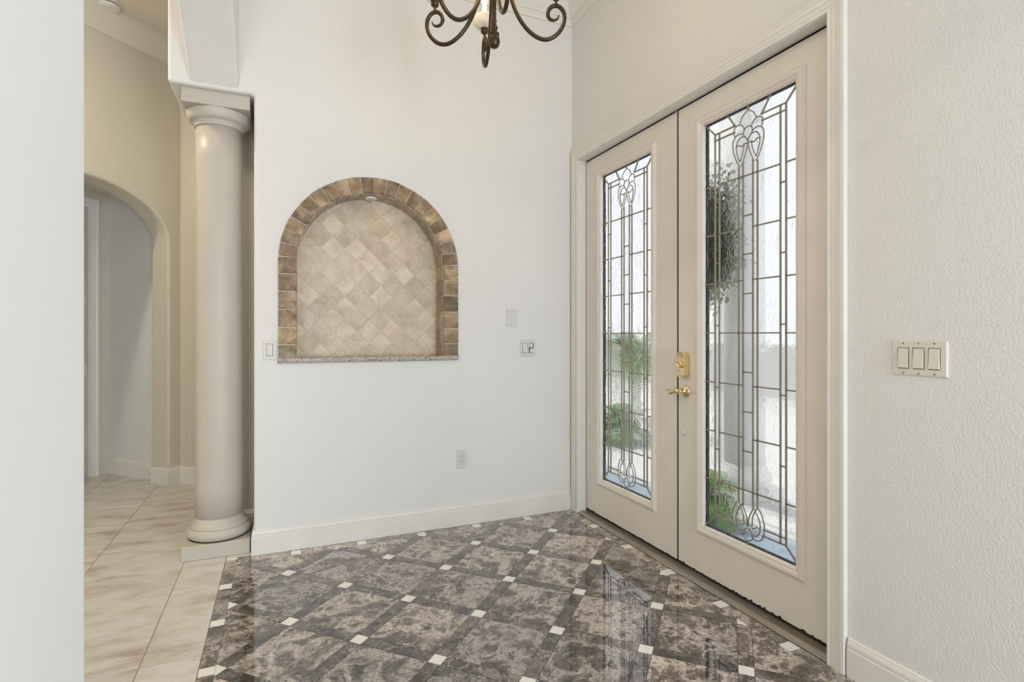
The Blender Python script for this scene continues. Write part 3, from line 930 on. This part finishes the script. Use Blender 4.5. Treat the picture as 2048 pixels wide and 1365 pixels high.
PANES.append((cell(-.0535, .0535, SB1, 0.42), 'glass_clear'))
zz = [0.42] + cen + [2.035]
for k in range(len(zz) - 1): PANES.append((cell(-.0285, .0285, zz[k], zz[k + 1]), 'glass_hammer'))
for z in cen + [0.515, 1.966]: LINES.append([(-.0285, z), (.0285, z)])
LINES += [[(0, 2.266), (0, GZ1)], [(0, .288), (0, GZ0)]]

DB = 0.0305
def glass_door(name, y0, y1, gc, label):
    d = empty(name, (DX0, gc, 0)); st(d, label)
    a0, a1 = gc - y0, gc - y1           # local y is world y - gc
    ly0, ly1 = y0 - gc, y1 - gc
    fo, fz0, fz1 = HW + 0.012, 0.252, 2.303
    sl = MB()
    sl.box(0, DX1 - DX0, ly0, -fo, DB, 2.4275); sl.box(0, DX1 - DX0, fo, ly1, DB, 2.4275)
    sl.box(0, DX1 - DX0, -fo, fo, DB, fz0); sl.box(0, DX1 - DX0, -fo, fo, fz1, 2.4275)
    sl.build('slab', M['door'], d)
    # moulded lite frame
    fm = MB()
    fp = [(0.0, 0.020), (0.0, -0.003), (0.003, -0.0055), (0.010, -0.006), (0.013, -0.009), (0.020, -0.0125), (0.030, -0.0125), (0.036, -0.009), (0.040, -0.0045), (0.0455, -0.003), (0.0455, 0.002), (0.012, 0.002), (0.012, 0.020)]
    fm.sweep([(-HW, GZ0), (HW, GZ0), (HW, GZ1), (-HW, GZ1)], fp, mp=lambda a, b, h: (h, a, b), side=-1, closed=True)
    fm.build('lite_frame', M['door'], d)
    fe = MB()
    fe.sweep([(-HW, GZ0), (HW, GZ0), (HW, GZ1), (-HW, GZ1)], [(0.012, 0.024), (0.012, 0.042), (-0.003, 0.042), (-0.003, 0.024)], mp=lambda a, b, h: (h, a, b), side=-1, closed=True)
    fe.build('glazing_gasket', M['rubber'], d)
    gx = GXP - DX0
    for pl, mt in PANES:
        pl = [(-c, z) for c, z in pl]          # c runs to the right seen from inside (towards -y)
        c = (sum(p[0] for p in pl) / len(pl), sum(p[1] for p in pl) / len(pl))
        mb = MB(); n = len(pl)
        bevelled = mt == 'glass_clear'
        e = 0.005 if bevelled else 0.001
        inner = []
        for a, b in pl:
            L = math.hypot(a - c[0], b - c[1]); s2 = max(.5, (L - e) / L); inner.append((c[0] + (a - c[0]) * s2, c[1] + (b - c[1]) * s2))
        f0 = gx - (0.0022 if bevelled else 0.001)
        mb.add([(f0, a, b) for a, b in inner] + [(gx, a, b) for a, b in pl],
               [list(range(n))] + [[k, (k + 1) % n, n + (k + 1) % n, n + k] for k in range(n)])
        mb.build('pane', M[mt], d)
    cm = MB()
    hwid = 0.0030
    for (c0, z0), (c1, z1) in LINES:
        p, q = Vector((-c0, z0)), Vector((-c1, z1))
        t = (q - p).normalized(); nn = Vector((-t.y, t.x)) * hwid
        pts = [p + nn, q + nn, q - nn, p - nn]
        cm.prism([(a.x, a.y) for a in pts], gx - 0.0045, gx + 0.003, mp=lambda a, b, h: (h, a, b))
    for cv in CURVES:
        pts = [(gx - 0.002, -p[0], p[1]) for p in spline(cv, 5)]
        cm.tube(pts, 0.0029, 6)
    cm.build('lead_came', M['came'], d)
    # ragged dark sweep at the foot where the paint has chipped
    sw = MB()
    sw.box(0.004, 0.040, ly0 + .004, ly1 - .004, 0.0170, DB)
    rnd = random.Random(hash(name) % 1000 if False else len(label))
    y = ly0 + .01
    while y < ly1 - .02:
        w = rnd.uniform(.006, .030)
        hgt = max(0.0, rnd.gauss(.0015, .003))
        if hgt > 0.0015:
            sw.prism([(y, 0.020), (y + w, 0.020), (y + w * .9, DB + hgt * .4), (y + w * .5, DB + hgt), (y + w * .1, DB + hgt * .6)], -0.0006, 0.004, mp=lambda a, b, h: (h, a, b))
        y += w * rnd.uniform(.8, 1.9)
    sw.build('door_sweep', M['rubber'], d)
    return d
dL = glass_door('door_1', 2.3085, 3.2325, 2.787, 'left leaf of the double entry doors, full leaded glass panel')
dR = glass_door('door_2', 1.3995, 2.2890, 1.843, 'right leaf of the double entry doors, with brass lock and lever')
# astragal on the left leaf
ag = MB(); ag.box(-0.002, 0.046, 2.3085 - 2.787 - 0.006, 2.3085 - 2.787 + 0.002, DB, 2.43)
ag.build('astragal', M['door'], dL)
gsk = MB(); gsk.box(0.003, 0.044, 2.2895 - 1.843, 2.3020 - 1.843, 0.03, 2.427)
gsk.build('weatherstrip', M['rubber'], dR)
# right leaf hardware (local frame of dR: y - 1.843)
def L(y): return y - 1.843
# deadbolt with clipped corners
db = MB()
yo, zo = L(2.237), 1.076
hw_, hh = 0.031, 0.068
octo = [(-hw_, -hh + .016), (-hw_ + .014, -hh), (hw_ - .014, -hh), (hw_, -hh + .016), (hw_, hh - .016), (hw_ - .014, hh), (-hw_ + .014, hh), (-hw_, hh - .016)]
o = MB().prism([(yo + a, zo + b) for a, b in octo], -0.034, 0.0, mp=lambda a, b, h: (h, a, b)).build('deadbolt', M['brass'], dR, bevel=0.004, seg=3)
tag(o, 'polished brass deadbolt case')
for a, b in ((0, .055), (0, -.055), (-.014, .045), (.012, -.03)):
    MB().lathe([(0.0035, 0), (0.0035, 0.0015), (0.001, 0.0018)], (-0.0365, yo + a, zo + b), seg=10, ax='x').build('screw', M['old_brass'], o)
tt = MB()
tt.lathe([(0.017, 0), (0.017, -0.004), (0.010, -0.007)], (-0.033, yo, zo), seg=24, ax='x')
tt.prism([(-0.024, -0.010), (-0.016, -0.016), (0.006, -0.006), (0.024, 0.008), (0.018, 0.016), (-0.004, 0.008)], -0.060, -0.036, mp=lambda a, b, h: (h, yo + a * .95, zo + b))
tt.build('thumb_turn', M['brass'], o, bevel=0.0025)
# lever set
yv, zv = L(2.234), 0.937
rz = MB()
rz.lathe([(0.033, 0.0), (0.033, -0.003), (0.029, -0.008), (0.019, -0.013), (0.0125, -0.017), (0.0115, -0.040), (0.012, -0.048)], (0, yv, zv), seg=32, ax='x')
lev = rz.build('lever_handle', M['brass'], dR)
tag(lev, 'polished brass lever and rosette')
path = spline([(-0.046, yv - .004, zv), (-0.050, yv + .018, zv + .002), (-0.052, yv + .040, zv - .003), (-0.052, yv + .060, zv - .010), (-0.048, yv + .078, zv - .010), (-0.042, yv + .090, zv - .003)], 5)
rr = [0.0115 + 0.003 * math.sin(math.pi * k / (len(path) - 1)) - 0.002 * k / (len(path) - 1) for k in range(len(path))]
lv = MB().tube(path, rr, 12)
lv.lathe([(0.003, -.011), (0.009, -.008), (.0115, 0), (.009, .008), (.003, .011)], path[-1], seg=14)
lv.build('grip', M['brass'], lev)
wire = spline([(0.0, yv - .034, zv - .004), (-0.003, yv - .05, zv - .006), (-.002, yv - .066, zv - .003), (0.0, yv - .082, zv - .004)], 4)
MB().tube(wire, 0.0007, 5).build('hair_scratch', M['old_brass'], lev)
MB().lathe([(0.0135, 0), (0.0135, -0.004), (0.010, -0.0065), (0.004, -0.0075)], (0, L(2.243), 0.717), seg=20, ax='x').build('plug_button', M['plate_white'], dR)

# ------------------------------------------------------------------ switches, outlets, plates
def plate(name, label, cat, origin, right, out, w, hgt, devices, mat, group=None):
    """wall plate with devices; right = unit vector along its width, out = unit vector out of the wall"""
    o = empty(name, origin); tag(o, label, cat, group)
    r = Vector(right); u = Vector((0, 0, 1)); n = Vector(out)
    def mp(a, b, c):
        p = r * a + u * b + n * c
        return (p.x, p.y, p.z)
    pb = MB()
    loop = lambda i, c: [mp(-w / 2 + i, -hgt / 2 + i, c), mp(w / 2 - i, -hgt / 2 + i, c), mp(w / 2 - i, hgt / 2 - i, c), mp(-w / 2 + i, hgt / 2 - i, c)]
    pb.add(loop(0, 0) + loop(0, .004) + loop(.003, .0065), [(0, 1, 5, 4), (1, 2, 6, 5), (2, 3, 7, 6), (3, 0, 4, 7), (4, 5, 9, 8), (5, 6, 10, 9), (6, 7, 11, 10), (7, 4, 8, 11), (8, 9, 10, 11)])
    pb.build('plate', mat, o)
    T = 0.0065
    for kind, cx in devices:
        if kind == 'blank':
            pass
        else:
            sl = MB(); sl.box(cx - .0175, cx + .0175, -.0345, .0345, T - .001, T + .0004, mp=mp); sl.build('opening', M['slot'], o)
        if kind == 'rocker':
            rb = MB(); rb.add([mp(cx - .016, -.033, T), mp(cx + .016, -.033, T), mp(cx + .016, .033, T), mp(cx - .016, .033, T),
                               mp(cx - .0145, -.031, T + .0062), mp(cx + .0145, -.031, T + .0062), mp(cx + .0145, .032, T + .0012), mp(cx - .0145, .032, T + .0012)],
                              [(0, 1, 5, 4), (1, 2, 6, 5), (2, 3, 7, 6), (3, 0, 4, 7), (4, 5, 6, 7)])
            rb.build('rocker', mat, o)
        if kind == 'split':
            for z0, z1 in ((.003, .033), (-.033, -.001)):
                rb = MB(); hi = .005 if z0 > 0 else .0035
                xa, xb = (cx - .016, cx + .010) if z0 > 0 else (cx - .011, cx + .016)
                rb.box(xa, xb, z0 + .001, z1 - .001, T, T + hi, mp=mp); rb.build('rocker', mat, o)
        if kind == 'outlet':
            rb = MB(); rb.box(cx - .0165, cx + .0165, -.0335, .0335, T, T + .0022, mp=mp); rb.build('receptacle', mat, o)
            so = MB()
            for z in (.017, -.017):
                so.box(cx - .0075, cx - .0050, z + .000, z + .009, T + .002, T + .0027, mp=mp)
                so.box(cx + .0050, cx + .0075, z + .001, z + .008, T + .002, T + .0027, mp=mp)
                so.prism([(cx + .003 * math.cos(t), z - .007 + .003 * math.sin(t)) for t in [math.pi * 2 * k / 8 for k in range(8)]], T + .002, T + .0027, mp=mp)
            so.build('contact_slot', M['slot'], o)
        for z in ((.0485, -.0485) if kind != 'blank' else (.0415, -.0415)):
            sb = MB(); sb.prism([(cx + .003 * math.cos(t), z + .003 * math.sin(t)) for t in [math.pi * 2 * k / 10 for k in range(10)]], T - .0005, T + .0008, mp=mp)
            sw_ = sb.build('screw', M['screw'], o)
            kb = MB(); kb.box(cx - .0004, cx + .0004, z - .0027, z + .0027, T + .0006, T + .0011, mp=mp); kb.build('screw_slot', M['slot'], sw_)
    return o
plate('light_switch', 'single rocker switch beside the foot of the niche', 'switch', (-0.0635, YB, 1.147), (1, 0, 0), (0, -1, 0), .072, .112, [('rocker', 0)], M['plate_white'])
plate('blank_wall_plate', 'blank white wall plate above the double switch', 'wall plate', (1.4225, YB, 1.346), (1, 0, 0), (0, -1, 0), .073, .118, [('blank', 0)], M['plate_white'])
plate('light_switch', 'double switch with a split control near the room corner', 'switch', (1.5425, YB, 1.141), (1, 0, 0), (0, -1, 0), .115, .114, [('rocker', -.023), ('split', .023)], M['plate_white'])
plate('wall_outlet', 'white duplex outlet low on the niche wall', 'outlet', (1.0725, YB, 0.4275), (1, 0, 0), (0, -1, 0), .072, .116, [('outlet', 0)], M['plate_white'])
plate('light_switch', 'almond triple rocker switch right of the double doors', 'switch', (XR, 1.076, 1.157), (0, -1, 0), (-1, 0, 0), .163, .113, [('rocker', -.046), ('rocker', 0), ('rocker', .046)], M['plate'])
vo = wmap(0.106, 0, -0.145)
plate('wall_outlet', 'outlet half hidden by the column on the hall wall', 'outlet', (vo[0], vo[1], 0.42), tuple(Vector((1, -1, 0)) / R2), tuple(Vector((-1, -1, 0)) / R2), .074, .114, [('outlet', 0)], M['plate'])

# ------------------------------------------------------------------ smoke detector
sd = empty('smoke_detector', (-1.135, 4.66, H)); tag(sd, 'round white smoke detector on the hall ceiling', 'smoke detector')
MB().lathe([(0.080, 0), (0.080, -0.008), (0.076, -0.012), (0.05, -0.012)], seg=36).build('base_ring', M['detector'], sd)
MB().lathe([(0.064, -0.010), (0.064, -0.020)], seg=36).build('vent_gap', M['slot'], sd)
MB().lathe([(0.05, -0.018), (0.068, -0.019), (0.070, -0.024), (0.064, -0.036), (0.050, -0.040), (0.02, -0.041)], seg=36).build('cover', M['detector'], sd)

# recessed trims of the hall down-lights
for lx, ly, lab in ((-1.85, 3.45, 'recessed hall ceiling light near the arch'), (-1.6, 1.6, 'recessed hall ceiling light near the pier')):
    o = empty('recessed_light', (lx, ly, H)); tag(o, lab, 'light')
    MB().lathe([(0.098, 0.0), (0.098, -0.004), (0.094, -0.006), (0.088, -0.004), (0.084, 0.0)], seg=32, cap=False).build('trim_ring', M['detector'], o)

# ------------------------------------------------------------------ chandelier
CHX, CHY = 0.815, 2.095
ZB = 2.466
ch = empty('chandelier', (CHX, CHY, ZB)); tag(ch, 'bronze five arm scroll chandelier with alabaster dishes', 'chandelier')
stem = [(0.004, -0.010), (0.006, 0.02), (0.0085, 0.072), (0.0105, 0.074), (0.0105, 0.080), (0.0085, 0.083), (0.0085, 0.12), (0.0110, 0.20), (0.0125, 0.28), (0.011, 0.36), (0.020, 0.375), (0.034, 0.40), (0.040, 0.44), (0.034, 0.48), (0.018, 0.50), (0.009, 0.51), (0.008, 0.62), (0.004, 0.63)]
MB().lathe(stem, seg=20).build('stem', M['bronze'], ch)
fin = [(0.002, -0.033), (0.010, -0.031), (0.016, -0.024), (0.0195, -0.013), (0.0195, -0.002), (0.0175, 0.008), (0.0155, 0.013), (0.0175, 0.016), (0.0165, 0.021), (0.0175, 0.024), (0.014, 0.029), (0.010, 0.034), (0.009, 0.040), (0.0125, 0.046), (0.0125, 0.050), (0.0085, 0.056), (0.0095, 0.060), (0.0075, 0.064)]
MB().lathe([(r * 1.22, z * (1.1 if z < 0 else 1)) for r, z in fin], seg=24).build('finial', M['bronze'], ch)
# arm profile: radius from the axis, height above the lowest point of the loop
armp = [(0.030, 0.44), (0.046, 0.39), (0.052, 0.32), (0.057, 0.25), (0.070, 0.178), (0.094, 0.110), (0.130, 0.052), (0.172, 0.014), (0.212, 0.0), (0.250, 0.012), (0.280, 0.044), (0.293, 0.082), (0.289, 0.116), (0.270, 0.138), (0.246, 0.140), (0.228, 0.124), (0.224, 0.102), (0.234, 0.085), (0.252, 0.081), (0.266, 0.090), (0.271, 0.104)]
ap = spline([(r, 0, z) for r, z in armp], 5)
na = len(ap)
arm_r = [0.0086 if k < na * 0.74 else 0.0086 - 0.0072 * ((k - na * 0.74) / (na * 0.26)) ** 1.6 for k in range(na)]
CR, CZ = 0.258, 0.144
arm_me = None
far = math.radians(90 - 23.15 + 11)     # direction of the arm pointing away from the camera
for phi in (-12, -80, -135, 167, 90):
    a = math.radians(66.85 - phi)
    rot = (0, 0, a)
    if arm_me is None:
        A_ = MB().tube(ap, arm_r, 10).build('arm', M['bronze'], ch)
        C_ = MB().lathe([(0.005, -0.004), (0.006, 0.010), (0.0045, 0.014), (0.010, 0.020), (0.016, 0.026), (0.017, 0.033), (0.0145, 0.036), (0.017, 0.040), (0.018, 0.046), (0.010, 0.050)], (CR, 0, CZ), seg=20).build('candle_cup', M['bronze'], ch)
        D_ = MB().lathe([(0.010, 0.044), (0.026, 0.045), (0.040, 0.052), (0.050, 0.066), (0.0525, 0.084), (0.050, 0.096), (0.0475, 0.096), (0.0495, 0.084), (0.046, 0.068), (0.037, 0.056), (0.012, 0.050)], (CR, 0, CZ), seg=32).build('alabaster_dish', M['alabaster'], ch)
        S_ = MB().lathe([(0.0115, 0.048), (0.0115, 0.150), (0.006, 0.152)], (CR, 0, CZ), seg=18).build('candle_sleeve', M['sleeve'], ch)
        B_ = MB().lathe([(0.006, 0.150), (0.011, 0.162), (0.0145, 0.178), (0.013, 0.196), (0.007, 0.218), (0.001, 0.234)], (CR, 0, CZ), seg=16).build('bulb', M['bulb'], ch)
        arm_me = [A_, C_, D_, S_, B_]
        for p in arm_me: p.rotation_euler = rot
    else:
        for p in arm_me:
            q = p.copy(); COL.objects.link(q); q.parent = ch; q.rotation_euler = rot
    l = lamp('bulb_glow', 'POINT', (CR * math.cos(a), CR * math.sin(a), CZ + 0.26), 1.7, (1.0, 0.76, 0.48), shadow_soft_size=0.03)
    l.parent = ch
chn = MB()
for k in range(10):
    z = 0.635 + k * 0.036
    ring = []
    for i in range(13):
        t = 2 * math.pi * i / 12
        p = (0.011 * math.cos(t), 0.022 * math.sin(t))
        ring.append((p[0], 0, z + p[1]) if k % 2 == 0 else (0, p[0], z + p[1]))
    chn.tube(ring, 0.0022, 6)
chn.build('chain', M['bronze'], ch)
MB().lathe([(0.006, 0.985), (0.014, 0.995), (0.018, 1.010), (0.045, 1.022), (0.062, 1.05), (0.066, 1.095), (0.068, H - ZB)], seg=32).build('canopy', M['bronze'], ch)
MB().tube([(0, 0, 0.62), (0, 0, 1.0)], 0.0025, 6).build('cord', M['bronze'], ch)

# ------------------------------------------------------------------ outdoors seen through the glass
gd = MB().box(2.06, 26, -14, 26, -0.25, -0.03).build('ground_outside', M['concrete'])
st(gd, 'pale sunlit paving outside the doors')
pc = empty('porch_column', (3.351, 3.178, -0.03)); tag(pc, 'shaded grey porch column behind the middle of the right door glass', 'column')
MB().lathe([(0.15, 0.25), (0.152, 1.2), (0.14, 3.3)], seg=40).build('shaft', M['stucco'], pc)
MB().lathe([(0.19, 0.08), (0.19, 0.12), (0.20, 0.15), (0.19, 0.19), (0.165, 0.21), (0.155, 0.26)], seg=40).build('base_moulding', M['stucco'], pc)
MB().box(-.20, .20, -.20, .20, 0, 0.09).build('plinth', M['stucco'], pc, bevel=.005)
MB().lathe([(0.14, 3.28), (0.16, 3.32), (0.19, 3.38), (0.19, 3.45)], seg=40).build('capital', M['stucco'], pc)
pvg = MB().box(2.065, 2.86, 0.2, 4.4, -0.03, -0.012).build('porch_shade_floor', M['shaded_paving'])  # slab painted to stand in for the shaded ground by the doors
st(pvg, 'porch paving right outside the doors, coloured as blue sky-lit shade')
gwl = empty('garden_wall', (9.0, 5.0, -0.03)); tag(gwl, 'low white garden wall beyond the porch', 'wall')
MB().box(-.1, .1, -9, 9, 0, 1.0).build('wall_body', M['stucco'], gwl)
MB().box(-.14, .14, -9, 9, 1.0, 1.07).build('coping', M['stucco'], gwl, bevel=.01)

def palm(loc, trunk_h, nf, length, label, seed):
    rnd = random.Random(seed)
    o = empty('potted_palm' if False else 'garden_palm', loc); tag(o, label, 'palm', 'palms outside the doors')
    tr = MB(); rings = []
    for k in range(int(trunk_h / 0.05) + 2):
        z = k * 0.05; r = 0.055 + 0.008 * (k % 2)
        rings.append((r, z))
    tr.lathe(rings, seg=12).build('trunk', M['bark'], o)
    top = rings[-1][1]
    for k in range(nf):
        a = 2 * math.pi * k / nf * 1.618 * 2 + rnd.uniform(-.2, .2)
        el = rnd.uniform(0.15, 1.25)
        Lf = length * rnd.uniform(.8, 1.1)
        pts = []
        for i in range(10):
            t = i / 9
            r_ = Lf * t * math.cos(el) * (1 - .12 * t)
            z_ = top + Lf * (t * math.sin(el) - (0.55 * math.cos(el) + .25) * t * t)
            pts.append(Vector((r_ * math.cos(a), r_ * math.sin(a), z_)))
        fb = MB(); fb.tube(pts, [0.008 * (1 - .8 * i / 9) for i in range(10)], 5)
        for i in range(2, 27):
            t = i / 27 * 9; j = int(t); p = pts[j].lerp(pts[min(j + 1, 9)], t - j)
            tg = (pts[min(j + 1, 9)] - pts[j]).normalized()
            sd_ = tg.cross(Vector((0, 0, 1))).normalized()
            up = sd_.cross(tg)
            ll = length * .32 * math.sin(math.pi * min(1, .12 + i / 29)) + .03
            for sg in (-1, 1):
                dirv = (sd_ * sg * .85 + tg * .55 + up * .25).normalized()
                tip = p + dirv * ll + Vector((0, 0, -ll * .22))
                mid = p + dirv * ll * .5
                wv_ = tg * 0.011
                fb.add([p - wv_ * .5, mid - wv_, tip, mid + wv_, p + wv_ * .5], [(0, 1, 2, 3, 4)])
        fb.build('frond', M['palm'], o, fix=False)
    return o
palm((4.35, 5.95, -0.03), 0.85, 22, 0.80, 'taller green palm outside the left door', 3)
palm((3.75, 5.35, -0.03), 0.12, 20, 0.62, 'low green palm at the foot of the taller palm', 5)
palm((2.66, 2.84, -0.012), 0.12, 18, 0.34, 'low palm at the lower left of the right door glass', 8)

def tree(loc, crown_c, crown_r, nleaf, label, seed):
    rnd = random.Random(seed)
    o = empty('garden_tree', loc); tag(o, label, 'tree')
    tb = MB(); C = Vector(crown_c)
    base = spline([(0, 0, 0), (.012, .01, C.z * .35), (-.008, .012, C.z * .7), (C.x * .4, C.y * .4, C.z)], 5)
    tb.tube(base, [0.024 - 0.008 * k / (len(base) - 1) for k in range(len(base))], 9)
    tips = []
    for k in range(26):
        d = Vector((rnd.gauss(0, 1), rnd.gauss(0, 1), rnd.gauss(0, .8))).normalized()
        e = C + Vector((d.x * crown_r[0], d.y * crown_r[1], d.z * crown_r[2])) * rnd.uniform(.4, .85)
        s0 = base[int(len(base) * rnd.uniform(.72, .98)) - 1]
        m_ = s0.lerp(e, .5) + Vector((0, 0, .05))
        tb.tube(spline([s0, m_, e], 4), [0.011 - .009 * i / 8 for i in range(9)], 6)
        tips += [e, m_.lerp(e, .5)]
    tb.build('trunk', M['bark'], o)
    lf = MB()
    for k in range(nleaf):
        c = rnd.choice(tips)
        p = c + Vector((rnd.gauss(0, .2) * crown_r[0], rnd.gauss(0, .2) * crown_r[1], rnd.gauss(0, .2) * crown_r[2]))
        n = Vector((rnd.gauss(0, 1), rnd.gauss(0, 1), rnd.gauss(0, 1))).normalized()
        u = n.orthogonal().normalized(); w = n.cross(u); s = rnd.uniform(.016, .030)
        lf.add([p - u * s, p + w * s * .5, p + u * s, p - w * s * .5], [(0, 1, 2, 3)])
    f_ = lf.build('foliage', M['leaf'], o, fix=False)
    f_['kind'] = 'stuff'
tree((2.92, 3.16, -0.03), (0.0, -0.13, 1.95), (0.24, 0.24, 0.52), 8500, 'small dark leafy tree behind the upper left of the right door glass', 11)
